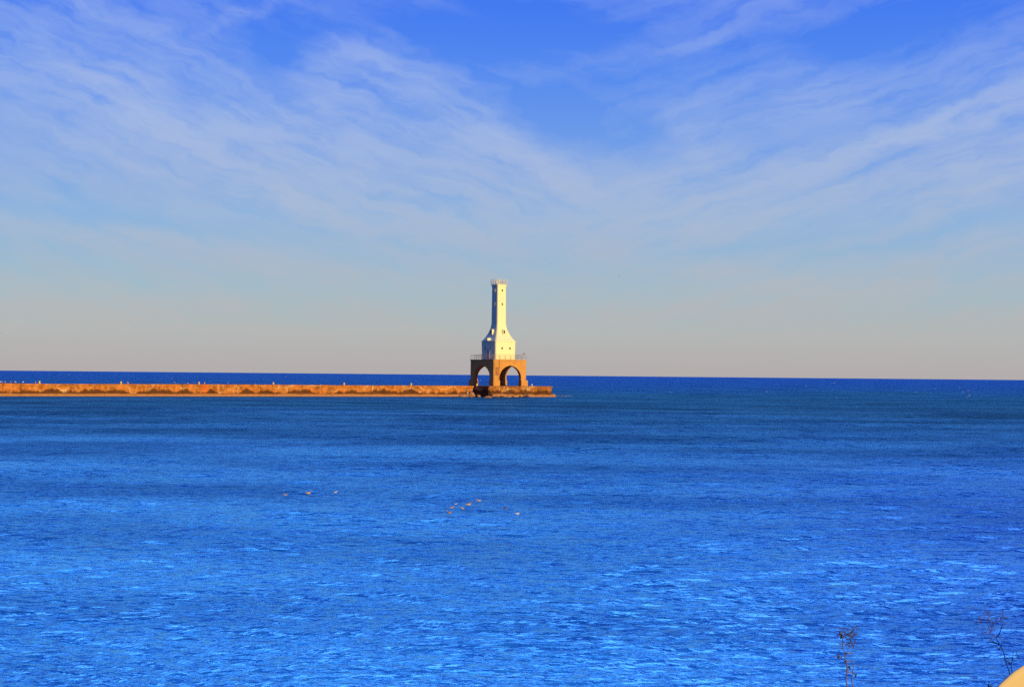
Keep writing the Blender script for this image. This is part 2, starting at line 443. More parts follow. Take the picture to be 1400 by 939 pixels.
    k = g.math('MULTIPLY', g.ramp(t, [(0.0, 1.0), (0.14, 1.0), (0.19, 0.92), (0.26, 0.64), (0.36, 0.28), (0.47, 0.18), (0.55, 0.16), (0.6, 0.15), (1.0, 0.12)]), g.smooth(pat, 0.36, 0.64, 1.45, 2.5))
    ms = nt.nodes.new('ShaderNodeMixShader')
    g.put(ms.inputs[0], g.math('MULTIPLY', fr_.outputs[0], k, clamp=True))
    nt.links.new(df.outputs[0], ms.inputs[1]); nt.links.new(gl.outputs[0], ms.inputs[2])
    nt.links.new(ms.outputs[0], nt.nodes['Material Output'].inputs['Surface'])
    me.materials.append(m)
    return o
build_water()

# ------------------------------------------------------------------ breakwater
PA = at_z(0, 541.5, 0.0)
PB = at_z(632, 542.0, 0.0)
pdir = (PB - PA).normalized()
pang = math.atan2(pdir.y, pdir.x)
pin = Vector((-pdir.y, pdir.x, 0))
print('pier', PA, PB, math.degrees(pang))
TOP = 2.45
THETA = R(37)

def along(px):
    """distance along the pier from PA of the wall point seen at photo column px (top of the wall)"""
    d = ray(px, 523.5)
    # intersect with the vertical plane of the wall
    n = pin
    t = (PA - EYE).dot(n) / Vector((d.x, d.y, 0)).dot(n)
    q = EYE + d * t
    return (Vector((q.x, q.y, 0)) - PA).dot(pdir)

stain = PA + pdir * along(281) + Vector((0, 0, 1.75)) + pin * 0.45
M_PIER = concrete('breakwater_concrete', (0.44, 0.148, 0.036), 1.0, rust=stain)
M_LEDGE = concrete('breakwater_footing_concrete', (0.40, 0.175, 0.075))
pier = empty('breakwater', PA, pang, 'long low stained concrete breakwater wall running from the left edge to the lighthouse', 'breakwater')
LEN = (PB - PA).length + 3.5
joints = [-150, -110, -72, -36] + [along(x) for x in (29, 143, 251, 355, 453, 549)] + [LEN]
joints = [-190] + joints

def wall_section(x0, x1, front, depth, top, sub=0.5):
    """a concrete block row with a weather-worn front face and rounded top edge"""
    bm = bmesh.new()
    nx = max(2, int((x1 - x0) / sub))
    prof = [(front + 0.02, -1.5), (front, 0.0), (front, 0.5), (front, 1.0), (front, 1.5), (front, top - 0.45), (front - 0.10, top - 0.42), (front - 0.10, top - 0.08),
            (front - 0.02, top), (front + depth * 0.5, top + 0.03), (front + depth, top), (front + depth, -1.5)]
    rows = []
    for i in range(nx + 1):
        x = x0 + (x1 - x0) * i / nx
        row = []
        for j, (y, z) in enumerate(prof):
            n_ = noise.noise(Vector((x * 0.6, z * 1.1, 3.7 + x0 * 0.01)))
            n2 = noise.noise(Vector((x * 0.23, y, 9.1)))
            dyv = 0.10 * n_ if 0 < j < 8 else 0
            dz = 0.05 * n2 + 0.03 * noise.noise(Vector((x * 1.1, 2.0, 4.0))) if j in (7, 8, 9, 10) else 0
            row.append(bm.verts.new((x, y + dyv, z + dz)))
        rows.append(row)
    for a, b_ in zip(rows, rows[1:]):
        for j in range(len(prof) - 1):
            bm.faces.new((a[j], b_[j], b_[j + 1], a[j + 1]))
    bm.faces.new(rows[0]); bm.faces.new(rows[-1][::-1])
    bmesh.ops.recalc_face_normals(bm, faces=bm.faces)
    return bm

for i, (a, b_) in enumerate(zip(joints, joints[1:])):
    off = [0.0, 0.06, -0.05, 0.04, 0.0][i % 5]
    mesh_obj('wall_section', wall_section(a + 0.015, b_ - 0.015, 0.75 + off * 0.5, 4.6, TOP + [0.02, -0.03, 0.0, 0.03][i % 4]), M_PIER, pier)
    # footing ledge awash at the foot of the wall
    bm = bmesh.new()
    nx = max(2, int((b_ - a) / 0.8))
    rows = []
    for k in range(nx + 1):
        x = a + 0.02 + (b_ - a - 0.04) * k / nx
        hz = 0.52 + 0.10 * noise.noise(Vector((x * 0.4, 1.3, 0))) + 0.05 * noise.noise(Vector((x * 1.7, 4.3, 0)))
        fy = -0.05 + 0.14 * noise.noise(Vector((x * 0.5, 8.3, 0)))
        rows.append([bm.verts.new(q) for q in ((x, fy - 0.15, -1.2), (x, fy, hz - 0.12), (x, fy + 0.12, hz), (x, 1.0, hz + 0.06), (x, 1.0, -1.2))])
    for r0, r1 in zip(rows, rows[1:]):
        for j in range(4): bm.faces.new((r0[j], r1[j], r1[j + 1], r0[j + 1]))
    bm.faces.new(rows[0]); bm.faces.new(rows[-1][::-1])
    bmesh.ops.recalc_face_normals(bm, faces=bm.faces)
    mesh_obj('footing_ledge', bm, M_LEDGE, pier)

def pier_pt(px, inset=1.4, z=TOP):
    s = along(px)
    return PA + pdir * s + pin * inset + Vector((0, 0, z))

# ------------------------------------------------------------------ pierhead
U_ = Vector((math.cos(THETA), math.sin(THETA), 0))       # along the right-hand faces
V_ = Vector((-math.sin(THETA), math.cos(THETA), 0))      # inwards
Q = PA + pdir * LEN                                       # where the wall meets the pierhead's left face
# the front left corner lies on the left face line, at photo column 669
best = None
for i in range(2000):
    s = i * 0.01
    q = Q - V_ * s
    d = ray(669, 530)
    if abs(q.x / q.y - d.x / d.y) < 2e-5 or best is None or abs(q.x / q.y - d.x / d.y) < best[0]:
        best = (abs(q.x / q.y - d.x / d.y), s, q)
CORNER = Vector((best[2].x, best[2].y, 0))
print('corner', CORNER, 'protrudes', best[1], 'theta', math.degrees(THETA))
# right end at column 755
d = ray(755, 530)
tt = (CORNER.y * d.x / d.y - CORNER.x) / (U_.x - U_.y * d.x / d.y)
HLEN = tt
HWID = 14.5
print('head length', HLEN)
M_HEAD = concrete('pierhead_concrete', (0.30, 0.105, 0.030), 1.45)
head = empty('pierhead', CORNER, THETA, 'square brown concrete pierhead platform carrying the lighthouse', 'pier')
def head_block():
    bm = bmesh.new()
    cuts = [0.0, HLEN * 0.28, HLEN * 0.53, HLEN]
    box(bm, (0, 0, -1.5), (HLEN, HWID, TOP - 0.32))
    bmesh.ops.bevel(bm, geom=[e for e in bm.edges if abs(e.verts[0].co.z - e.verts[1].co.z) > 1], offset=0.25, segments=2, affect='EDGES')
    bmesh.ops.subdivide_edges(bm, edges=[e for e in bm.edges if e.calc_length() > 1.5], cuts=14, use_grid_fill=True)
    for v in bm.verts:
        n_ = noise.noise(v.co * 0.5) + 0.5 * noise.noise(v.co * 1.3)
        v.co += Vector((v.co.x - HLEN / 2, v.co.y - HWID / 2, 0)).normalized() * 0.10 * n_
    return bm
mesh_obj('platform_wall', head_block(), M_HEAD, head)
bm = bmesh.new()
box(bm, (-0.12, -0.12, TOP - 0.319), (HLEN + 0.12, HWID + 0.12, TOP))
bmesh.ops.bevel(bm, geom=bm.edges[:], offset=0.06, segments=2, affect='EDGES')
mesh_obj('platform_coping', bm, M_HEAD, head)
for (x0, x1) in ((0.3, HLEN * 0.5), (HLEN * 0.5 + 0.1, HLEN + 0.1)):
    bm = bmesh.new()
    nx = 26; rows = []
    for k in range(nx + 1):
        x = x0 + (x1 - x0) * k / nx
        hz = 0.55 + 0.28 * noise.noise(Vector((x * 0.5, 2.3, 7))) + 0.1 * noise.noise(Vector((x * 1.9, 4.3, 1)))
        fy = -1.0 + 0.3 * noise.noise(Vector((x * 0.6, 8.3, 4)))
        rows.append([bm.verts.new(q) for q in ((x, fy - 0.2, -1.2), (x, fy, hz - 0.2), (x, fy + 0.25, hz), (x, 0.2, hz + 0.1), (x, 0.2, -1.2))])
    for r0, r1 in zip(rows, rows[1:]):
        for j in range(4): bm.faces.new((r0[j], r1[j], r1[j + 1], r0[j + 1]))
    bm.faces.new(rows[0]); bm.faces.new(rows[-1][::-1])
    bmesh.ops.recalc_face_normals(bm, faces=bm.faces)
    mesh_obj('footing_ledge', bm, M_LEDGE, head)

# ------------------------------------------------------------------ lighthouse
# place its axis: photo column 681 at the platform, about 8 m behind the front corner
LY = CORNER.y + 8.6
LC = at_y(681.0, 527, LY); LC.z = TOP + 0.004
PXM = F / LC.y
print('lighthouse', LC, 'px/m', PXM)
HS = 77.0 / PXM / (math.cos(THETA) + math.sin(THETA)) / 2 + 0.03      # half side of the base
Z1 = 34.6 / PXM                 # base height
house = empty('lighthouse', LC, THETA, 'white steel lighthouse tower on an arched concrete base at the end of the breakwater', 'lighthouse')

def rounded_square(h, c, n=3):
    """corner points, counter-clockwise, corner radius c"""
    pts = []
    for q in range(4):
        a0 = q * math.pi / 2
        cx = (h - c) * (1 if q in (0, 3) else -1); cy = (h - c) * (1 if q in (0, 1) else -1)
        for k in range(n + 1):
            a = a0 + (math.pi / 2) * k / n
            pts.append((cx + c * math.cos(a), cy + c * math.sin(a)))
    return pts

def stack(bm, levels, n=3, mi=0, cap=True, smooth=False):
    rings = []
    for (z, h, c) in levels:
        rings.append([bm.verts.new((x, y, z)) for x, y in rounded_square(h, c, n)])
    for a, b_ in zip(rings, rings[1:]):
        m_ = len(a)
        for k in range(m_):
            f = bm.faces.new((a[k], a[(k + 1) % m_], b_[(k + 1) % m_], b_[k])); f.material_index = mi; f.smooth = smooth
    if cap:
        bm.faces.new(rings[0][::-1]); bm.faces.new(rings[-1])

# base: block with two crossing arched passages
PW = 1.62                        # pier width
AW = HS - PW                     # arch half width
AH = 28.0 / PXM                  # arch height
bm = bmesh.new()
stack(bm, [(0, HS, 0.22), (Z1, HS, 0.22)], n=1)
base = mesh_obj('arched_base', bm, M_BASE, house)
def arch_cutter(rot):
    bm = bmesh.new()
    n = 28
    pts = []
    for k in range(n + 1):
        t = k / n * 2 - 1
        # near-parabolic arch springing from the floor
        pts.append((-math.copysign(math.sin(math.pi / 2 * abs(t) ** 0.62), t) * AW, AH * (1 - 0.6 * abs(t))))
    pts = [(AW, -0.5)] + pts + [(-AW, -0.5)]
    f0 = [bm.verts.new((x, -HS - 1, z)) for x, z in pts]
    f1 = [bm.verts.new((x, HS + 1, z)) for x, z in pts]
    bm.faces.new(f0); bm.faces.new(f1[::-1])
    for i in range(len(pts)):
        j = (i + 1) % len(pts)
        bm.faces.new((f0[i], f1[i], f1[j], f0[j]))
    bmesh.ops.rotate(bm, cent=(0, 0, 0), matrix=Matrix.Rotation(rot, 3, 'Z'), verts=bm.verts)
    bmesh.ops.recalc_face_normals(bm, faces=bm.faces)
    return mesh_obj('cutter', bm, M_BASE, house)
def room_cutter():
    bm = bmesh.new()
    w = HS - 0.85
    box(bm, (-w, -w, -0.5), (w, w, AH + 0.25))
    bmesh.ops.recalc_face_normals(bm, faces=bm.faces)
    return mesh_obj('cutter', bm, M_BASE, house)
cut = [arch_cutter(0), arch_cutter(math.pi / 2), room_cutter()]
for c_ in cut:
    md = base.modifiers.new('cut', 'BOOLEAN'); md.operation = 'DIFFERENCE'; md.object = c_; md.solver = 'EXACT'
bpy.context.view_layer.update()
dg = bpy.context.evaluated_depsgraph_get()
me2 = bpy.data.meshes.new_from_object(base.evaluated_get(dg))
base.modifiers.clear(); base.data = me2; me2.name = 'arched_base'
for c_ in cut: bpy.data.objects.remove(c_)

# plinth blocks round each foot
for sx_ in (-1, 1):
    for sy_ in (-1, 1):
        bm = bmesh.new()
        x0, x1 = sorted((sx_ * (HS + 0.26), sx_ * (HS - PW - 0.05)))
        y0, y1 = sorted((sy_ * (HS + 0.26), sy_ * (HS - PW - 0.05)))
        t_ = 1.10
        pl = [(HS + 0.26, HS + 0.26), (HS - PW - 0.05, HS + 0.26), (HS - PW - 0.05, HS - t_), (HS - t_, HS - t_), (HS - t_, HS - PW - 0.05), (HS + 0.26, HS - PW - 0.05)]
        lo = [bm.verts.new((sx_ * x, sy_ * y, 0.002)) for x, y in pl]
        hi = [bm.verts.new((sx_ * x, sy_ * y, 1.35)) for x, y in pl]
        bm.faces.new(lo); bm.faces.new(hi)
        for i in range(6):
            bm.faces.new((lo[i], lo[(i + 1) % 6], hi[(i + 1) % 6], hi[i]))
        bmesh.ops.recalc_face_normals(bm, faces=bm.faces)
        bmesh.ops.bevel(bm, geom=[e for e in bm.edges], offset=0.12, segments=2, affect='EDGES')
        mesh_obj('plinth', bm, M_BASE, house)
# coping of the base
bm = bmesh.new()
stack(bm, [(Z1 + 0.002, HS + 0.10, 0.25), (Z1 + 0.20, HS + 0.10, 0.25)], n=1)
mesh_obj('base_coping', bm, M_BASE, house)
ZD = Z1 + 0.20                   # gallery deck

# steel house, concave roof and shaft
hh = 47.2 / PXM / (math.cos(THETA) + math.sin(THETA)) / 2 + 0.10
hs = 20.4 / PXM / (math.cos(THETA) + math.sin(THETA)) / 2 + 0.07
def zpx(py):                      # height above the platform of photo row py on the axis
    return at_y(681.5, py, LC.y).z - LC.z
ZB, ZR, ZS = zpx(466.5), zpx(440), zpx(389.3)
bm = bmesh.new()
stack(bm, [(ZD + 0.002, hh - 0.06, 0.50), (ZD + 0.25, hh - 0.06, 0.50), (ZD + 0.26, hh - 0.10, 0.46), (ZB - 0.15, hh - 0.03, 0.46), (ZB - 0.149, hh + 0.08, 0.5), (ZB, hh + 0.08, 0.5)], n=5)
mesh_obj('house', bm, M_WHITE, house)
bm = bmesh.new()
lv = []
for k in range(17):
    t = k / 16
    z = ZB + 0.003 + (ZR - ZB) * t
    h = hs + (hh - 0.05 - hs) * (1 - t) ** 2.0
    lv.append((z, h, 0.46 - 0.06 * t))
stack(bm, lv, n=5)
mesh_obj('flared_roof', bm, M_WHITE, house)
bm = bmesh.new()
zz = [ZR + 0.003 + (ZS - 0.5 - ZR) * k / 4 for k in range(5)]
lv = [(z, hs - 0.012 * k, 0.40) for k, z in enumerate(zz)]
lv += [(ZS - 0.499, hs + 0.04, 0.42), (ZS - 0.12, hs + 0.04, 0.42), (ZS - 0.119, hs + 0.14, 0.45), (ZS, hs + 0.14, 0.45)]
stack(bm, lv, n=5)
mesh_obj('shaft', bm, M_WHITE, house)

# railings
def railing(name, half, z0, hgt, nposts, rails, rad, mat, parent, corner=0.0):
    bm = bmesh.new()
    c4 = [(half, half), (-half, half), (-half, -half), (half, -half)]
    for q in range(4):
        a, b_ = Vector((*c4[q], z0)), Vector((*c4[(q + 1) % 4], z0))
        for k in range(nposts):
            p = a.lerp(b_, k / nposts)
            tube(bm, [p, p + Vector((0, 0, hgt))], rad, 6)
        for rz in rails:
            tube(bm, [a + Vector((0, 0, rz)), b_ + Vector((0, 0, rz))], rad * 0.9, 6)
    return mesh_obj(name, bm, mat, parent)
railing('gallery_railing', HS - 0.10, ZD, 1.12, 6, (0.42, 0.78, 1.12), 0.035, M_RAIL, house)
railing('top_railing', hs + 0.04, ZS, 1.12, 3, (0.12, 0.42, 0.76, 1.12), 0.05, M_RAILW, house)
# small beacon on the roof
bm = bmesh.new()
tube(bm, [(0, 0, ZS + 0.003), (0, 0, ZS + 0.5)], 0.10, 8)
tube(bm, [(0, 0, ZS + 0.5), (0, 0, ZS + 0.55), (0, 0, ZS + 1.0), (0, 0, ZS + 1.15)], [0.16, 0.24, 0.22, 0.08], 10)
mesh_obj('beacon', bm, M_RAILW, house)

# faces: local -Y is the right-hand (sunlit) face, local -X the left-hand (shaded) face
FACES = {'lit': 0.0, 'shade': -math.pi / 2, 'rear': math.pi, 'rear_shade': math.pi / 2}
def on_face(face, x, out, z):
    """x to the viewer's right on the face, out = distance from axis"""
    return Matrix.Rotation(FACES[face], 3, 'Z') @ Vector((x, -out, z))
def porthole(face, x, out, z, w=0.34, h=0.46):
    a = FACES[face]
    bm = bmesh.new()
    o = on_face(face, x, out, z)
    # frame ring
    for (lo, hi) in (((-w / 2 - .07, -.07, -h / 2 - .07), (-w / 2, .05, h / 2 + .07)), ((w / 2, -.07, -h / 2 - .07), (w / 2 + .07, .05, h / 2 + .07)),
                     ((-w / 2, -.07, h / 2), (w / 2, .05, h / 2 + .07)), ((-w / 2, -.08, -h / 2 - .07), (w / 2, .05, -h / 2))):
        box(bm, lo, hi, a, o)
    fr = mesh_obj('window', bm, M_WHITE, house)
    bm = bmesh.new()
    box(bm, (-w / 2 - 0.005, -.025, -h / 2 - 0.005), (w / 2 + 0.005, .03, h / 2 + 0.005), a, o)
    pane = mesh_obj('pane', bm, M_GLASS, fr)
    return fr
for f in FACES:
    for yy in (397.4, 416.0):
        porthole(f, 0, hs - 0.02, zpx(yy), 0.34, 0.50)
    for x in (-1.12, 1.12):
        porthole(f, x, hh - 0.055, zpx(476.2), 0.40, 0.52)
    # dormer in the curved roof
    zc = zpx(454.4)
    t = (zc - ZB) / (ZR - ZB)
    hr = hs + (hh - 0.05 - hs) * (1 - t) ** 2.0
    a = FACES[f]
    bm = bmesh.new()
    n = 8
    prof = [(-0.42, -0.6), (0.42, -0.6)] + [(0.42 * math.cos(math.pi * k / n), 0.30 + 0.42 * math.sin(math.pi * k / n)) for k in range(n + 1)]
    o = on_face(f, 0, hr + 0.42, zc)
    Mx = Matrix.Translation(o) @ Matrix.Rotation(a, 4, 'Z')
    f0 = [bm.verts.new(Mx @ Vector((x, 0, z))) for x, z in prof]
    f1 = [bm.verts.new(Mx @ Vector((x, 1.3, z))) for x, z in prof]
    bm.faces.new(f0); bm.faces.new(f1[::-1])
    for i in range(len(prof)):
        j = (i + 1) % len(prof); bm.faces.new((f0[i], f1[i], f1[j], f0[j]))
    bmesh.ops.recalc_face_normals(bm, faces=bm.faces)
    dm = mesh_obj('dormer', bm, M_WHITE, house)
    bm = bmesh.new()
    box(bm, (-0.24, -0.03, -0.30), (0.24, 0.05, 0.42), a, o)
    mesh_obj('pane', bm, M_GLASS, dm)
# door and lamp hood on the shaded side
o = on_face('shade', 0, hh - 0.07, ZD)
a = FACES['shade']
bm = bmesh.new()
box(bm, (-0.50, -0.07, 0.27), (0.50, 0.04, 2.25), a, o)
dr = mesh_obj('door', bm, M_DOOR, house)
bm = bmesh.new()
for (lo, hi) in (((-.62, -.12, .27), (-.50, .04, 2.37)), ((.50, -.12, .27), (.62, .04, 2.37)), ((-.50, -.12, 2.25), (.50, .04, 2.37))):
    box(bm, lo, hi, a, o)
mesh_obj('door_frame', bm, M_WHITE, dr)
bm = bmesh.new()
tube(bm, [on_face('shade', 0.38, hh + 0.03, ZD + 1.2), on_face('shade', 0.38, hh + 0.08, ZD + 1.2)], 0.05, 6)
mesh_obj('handle', bm, M_DARKIRON, dr)
bm = bmesh.new()
o = on_face('shade', 0.15, hh - 0.25, zpx(464.3))
box(bm, (-0.25, -0.75, -0.28), (0.25, 0.5, 0.30), a, o)
bmesh.ops.bevel(bm, geom=bm.edges[:], offset=0.06, segments=2, affect='EDGES')
mesh_obj('fog_signal_box', bm, M_WHITE, house)
# rusty hatch and conduit near the front corner of the base, sunlit side
bm = bmesh.new()
o = on_face('lit', -HS + 0.85, HS + 0.0, zpx(507.5))
box(bm, (-0.42, -0.06, -0.95), (0.42, 0.02, 0.95), 0, o)
hatch = mesh_obj('rusty_hatch', bm, M_RUST, house)
bm = bmesh.new()
tube(bm, [on_face('lit', -HS + 1.45, HS + 0.07, 1.4), on_face('lit', -HS + 1.45, HS + 0.07, Z1 - 0.02)], 0.06, 6)
mesh_obj('conduit', bm, M_RUST, house)

# ------------------------------------------------------------------ bollards along the wall
def bollard_bm():
    bm = bmesh.new()
    tube(bm, [(0, 0, 0), (0, 0, 0.06), (0, 0, 0.08), (0, 0, 0.34), (0, 0, 0.40), (0, 0, 0.52), (0, 0, 0.60)],
         [0.34, 0.34, 0.17, 0.14, 0.27, 0.28, 0.14], 12)
    return bm
bol_me = None
ords = ['first', 'second', 'third', 'fourth', 'fifth', 'sixth']
spots = [(56, 1.5), (168, 1.5), (275, 1.5), (377, 1.5), (474, 1.5), (566, 1.5)]
def put_bollard(p, label):
    global bol_me
    if bol_me is None:
        o = mesh_obj('mooring_bollard', bollard_bm(), M_BOLLARD); bol_me = o.data
    else:
        o = bpy.data.objects.new('mooring_bollard', bol_me); col.objects.link(o)
    o.location = p; o.scale = (0.8, 0.8, 0.85)
    tag(o, label, 'bollard', 'mooring bollards along the breakwater top')
for (px, ins), w in zip(spots, ords):
    put_bollard(pier_pt(px, ins, TOP + 0.02), f'yellow mooring bollard on the breakwater top, {w} from the left edge')
HU = lambda x, y, z: CORNER + U_ * x + V_ * y + Vector((0, 0, z))
def head_at(px, inset):
    d = ray(px, 527); s = d.x / d.y
    b0 = CORNER + V_ * inset
    t = (b0.y * s - b0.x) / (U_.x - U_.y * s)
    return b0 + U_ * t + Vector((0, 0, TOP + 0.004))
put_bollard(head_at(727, 1.2), 'yellow mooring bollard on the pierhead right of the lighthouse')
# the one beside the lighthouse's left foot stands on the shaded edge
put_bollard(CORNER + V_ * 5.6 + U_ * 0.5 + Vector((0, 0, TOP + 0.004)), 'sunlit mooring bollard at the left foot of the lighthouse')

# ------------------------------------------------------------------ birds
M_BW = simple_mat('white_plumage', (0.80, 0.76, 0.70), 0.8, 0.05, 20)
M_BG = simple_mat('grey_plumage', (0.42, 0.42, 0.44), 0.8, 0.1, 20)
M_BD = simple_mat('dark_plumage', (0.05, 0.045, 0.04), 0.8, 0.2, 20)
M_BT = simple_mat('tan_plumage', (0.32, 0.17, 0.09), 0.8, 0.25, 16)
M_BP = simple_mat('pale_buff_plumage', (0.44, 0.33, 0.21), 0.8, 0.2, 16)
M_BO = simple_mat('orange_bill', (0.70, 0.32, 0.05), 0.5, 0.1, 10)

def loft(bm, secs, n=10):
    """secs: (x, z, half width, half height, material) along the body"""
    rings = []
    for (x, z, w, h, mi) in secs:
        rings.append(([bm.verts.new((x, w * math.cos(t), z + h * math.sin(t))) for t in [2 * math.pi * k / n for k in range(n)]], mi))
    for (a, mi), (b_, mj) in zip(rings, rings[1:]):
        for k in range(n):
            f = bm.faces.new((a[k], a[(k + 1) % n], b_[(k + 1) % n], b_[k])); f.smooth = True
            up = math.sin(2 * math.pi * (k + 0.5) / n)
            f.material_index = mi[0] if up > 0.15 else mi[1]
    bm.faces.new(rings[0][0]).material_index = rings[0][1][1]
    bm.faces.new(rings[-1][0][::-1]).material_index = rings[-1][1][1]

def gull_bm():
    # standing gull, 0.42 m tall, facing +X; 0 white 1 grey 2 dark 3 orange
    bm = bmesh.new()
    G, W, D = (1, 0), (0, 0), (2, 2)
    loft(bm, [(-0.30, 0.21, 0.012, 0.008, D), (-0.24, 0.215, 0.035, 0.018, D), (-0.14, 0.225, 0.065, 0.05, G), (-0.02, 0.235, 0.085, 0.075, G),
              (0.08, 0.25, 0.08, 0.075, G), (0.14, 0.285, 0.058, 0.06, W), (0.165, 0.33, 0.042, 0.04, W), (0.185, 0.375, 0.045, 0.042, W),
              (0.215, 0.385, 0.036, 0.034, W), (0.24, 0.378, 0.014, 0.014, (3, 3)), (0.285, 0.368, 0.004, 0.005, (3, 3))])
    for s in (-1, 1):
        tube(bm, [(0.0, s * 0.035, 0.18), (-0.01, s * 0.035, 0.09), (0.005, s * 0.035, 0.01)], 0.007, 5, 3)
        tube(bm, [(0.005, s * 0.035, 0.008), (0.05, s * 0.04, 0.006)], [0.008, 0.012], 5, 3)
    return bm
def duck_bm():
    # swimming duck, 0.40 m long, waterline at z=0; 0 back 1 flank 2 head 3 bill
    bm = bmesh.new()
    B = (0, 1)
    loft(bm, [(-0.22, 0.075, 0.012, 0.008, B), (-0.17, 0.055, 0.05, 0.03, B), (-0.08, 0.04, 0.085, 0.065, B), (0.02, 0.035, 0.095, 0.075, B),
              (0.10, 0.045, 0.075, 0.065, B), (0.145, 0.085, 0.045, 0.05, (1, 1)), (0.155, 0.13, 0.035, 0.04, (2, 2)), (0.17, 0.165, 0.042, 0.042, (2, 2)),
              (0.205, 0.168, 0.036, 0.034, (2, 2)), (0.225, 0.155, 0.018, 0.012, (3, 3)), (0.27, 0.147, 0.02, 0.006, (3, 3))])
    return bm
def flying_bm():
    # gull on the wing: body and two bent wings in one mesh, span 1.3 m
    bm = bmesh.new()
    G = (1, 0)
    loft(bm, [(-0.27, 0.0, 0.05, 0.008, (0, 0)), (-0.18, 0.0, 0.04, 0.02, (0, 0)), (-0.05, 0, 0.06, 0.055, G), (0.07, 0, 0.06, 0.055, G), (0.15, 0.01, 0.04, 0.04, (0, 0)),
              (0.2, 0.015, 0.035, 0.035, (0, 0)), (0.23, 0.01, 0.012, 0.012, (3, 3)), (0.27, 0.0, 0.004, 0.004, (3, 3))])
    for s in (-1, 1):
        secs = [(0.03, 0.0, 0.10, 0.09), (0.25, 0.10, 0.11, 0.10), (0.45, 0.07, 0.04, 0.09), (0.66, 0.0, -0.08, 0.01)]
        prev = None
        for (y, z, xf, ch) in secs:
            r = [bm.verts.new(q) for q in ((xf, s * y, z), (xf - ch * 0.8, s * y, z + 0.012), (xf - ch * 1.8, s * y, z), (xf - ch * 0.8, s * y, z - 0.008))]
            if prev:
                for k in range(4):
                    f = bm.faces.new((prev[k], prev[(k + 1) % 4], r[(k + 1) % 4], r[k]))
                    f.material_index = 2 if y > 0.6 else 1
            prev = r
        bm.faces.new(prev)
    bmesh.ops.recalc_face_normals(bm, faces=bm.faces)
    return bm

meshes = {}
def bird(name, maker, key, mats, loc, rz, sc, label, cat, group):
    if key not in meshes:
        o = mesh_obj(name, maker(), mats); meshes[key] = o.data
    else:
        o = bpy.data.objects.new(name, meshes[key]); col.objects.link(o)
    o.location = loc; o.rotation_euler = (0, 0, rz); o.scale = (sc, sc, sc)
    return tag(o, label, cat, group)
GM = [M_BW, M_BG, M_BD, M_BO]
gulls = [(1.5, 'white gull on the breakwater top right at the left edge of the photo'),
         (4.5, 'white gull second from the left edge on the breakwater top'),
         (9, 'white gull third from the left edge on the breakwater top'),
         (16.5, 'white gull fourth from the left edge on the breakwater top'),
         (23, 'white gull fifth from the left edge on the breakwater top'),
         (32.5, 'white gull sixth from the left, standing over the first wall joint'),
         (50, 'white gull just left of the first bollard on the breakwater'),
         (177, 'white gull just right of the second bollard on the breakwater'),
         (241.5, 'white gull on the breakwater, farther left of two before the rust stain'),
         (259.5, 'white gull sitting low on the breakwater, nearer of two left of the rust stain'),
         (282, 'white gull standing directly above the orange rust stain on the breakwater'),
         (314.5, 'white gull alone on the breakwater right of the orange rust stain')]
for i, (px, lab) in enumerate(gulls):
    p = pier_pt(px, 1.0 + 0.5 * rng.random(), TOP + 0.012)
    low = px in (259.5, 50)
    bird('gull', gull_bm, 'gull', GM, p, rng.uniform(-0.6, 0.6) + (math.pi if rng.random() < 0.4 else 0) - 0.5, 0.92 if low else 1.15, lab, 'gull', 'gulls standing on the breakwater')
# dark bird on the gallery railing at its right corner
p = house.matrix_basis @ Vector((HS - 0.10, -HS + 1.0, ZD + 1.14))
bird('cormorant', gull_bm, 'dark_bird', [M_BD, M_BD, M_BD, M_BD], p, R(15), 1.25, 'dark bird perched on the right end of the lighthouse gallery railing', 'bird', None)
# ducks
DM1 = [M_BT, M_BP, M_BT, M_BD]; DM2 = [M_BP, M_BP, M_BT, M_BO]; DM3 = [M_BD, M_BT, M_BD, M_BD]; DM4 = [M_BG, M_BW, M_BW, M_BO]
ducks = [(390, 676.5, 'd1', DM1, 0.62, 3.3, 'tan duck leftmost of the three birds afloat left of centre'),
         (421.4, 674.5, 'd4', DM2, 0.82, 0.3, 'buff duck with raised head, middle of the three birds left of centre'),
         (458.7, 673, 'd5', DM4, 0.50, 0.2, 'small white waterbird rightmost of the three birds left of centre'),
         (614.3, 701, 'd1', DM1, 0.66, 2.9, 'brown duck lowest in the cluster of ducks near the centre of the lake'),
         (617.8, 694, 'd1', DM1, 0.60, 0.5, 'tan duck directly above the lowest brown duck in the centre cluster'),
         (632, 695.2, 'd2', DM2, 0.55, 3.0, 'faint buff duck between the tan duck and the largest pale duck'),
         (640.5, 690, 'd2', DM2, 0.80, 0.2, 'largest pale buff duck in the centre cluster'),
         (654.6, 684.6, 'd2', DM2, 0.66, 3.2, 'pale buff duck at the top right of the centre cluster'),
         (623, 689, 'd5', DM4, 0.32, 0.2, 'tiny white waterbird left of the largest pale duck'),
         (690.6, 695.2, 'd3', DM3, 0.58, 2.8, 'dark duck alone right of the centre cluster'),
         (707.4, 702.4, 'd6', [M_BG, M_BW, M_BD, M_BD], 0.60, 0.4, 'grey and white duck farthest right of the ducks on the lake')]
for (px, py, key, mats, sc, rz, lab) in ducks:
    p = at_z(px, py, 0.07)
    bird('duck', duck_bm, key, mats, p, rz, sc * 0.72, lab, 'duck', 'waterbirds floating on the lake')
fly = [(753.5, 361, 330, 1.0, 'distant bird flying above and right of the lighthouse top'),
       (846, 377, 330, 1.0, 'distant bird flying farthest right in the sky'),
       (2, 455.5, 300, 1.0, 'distant bird flying low at the left edge of the sky'),
       (185, 446.5, 420, 1.0, 'distant bird flying higher of two low over the left horizon'),
       (233, 454.5, 520, 1.0, 'distant bird flying lower of two over the left horizon')]
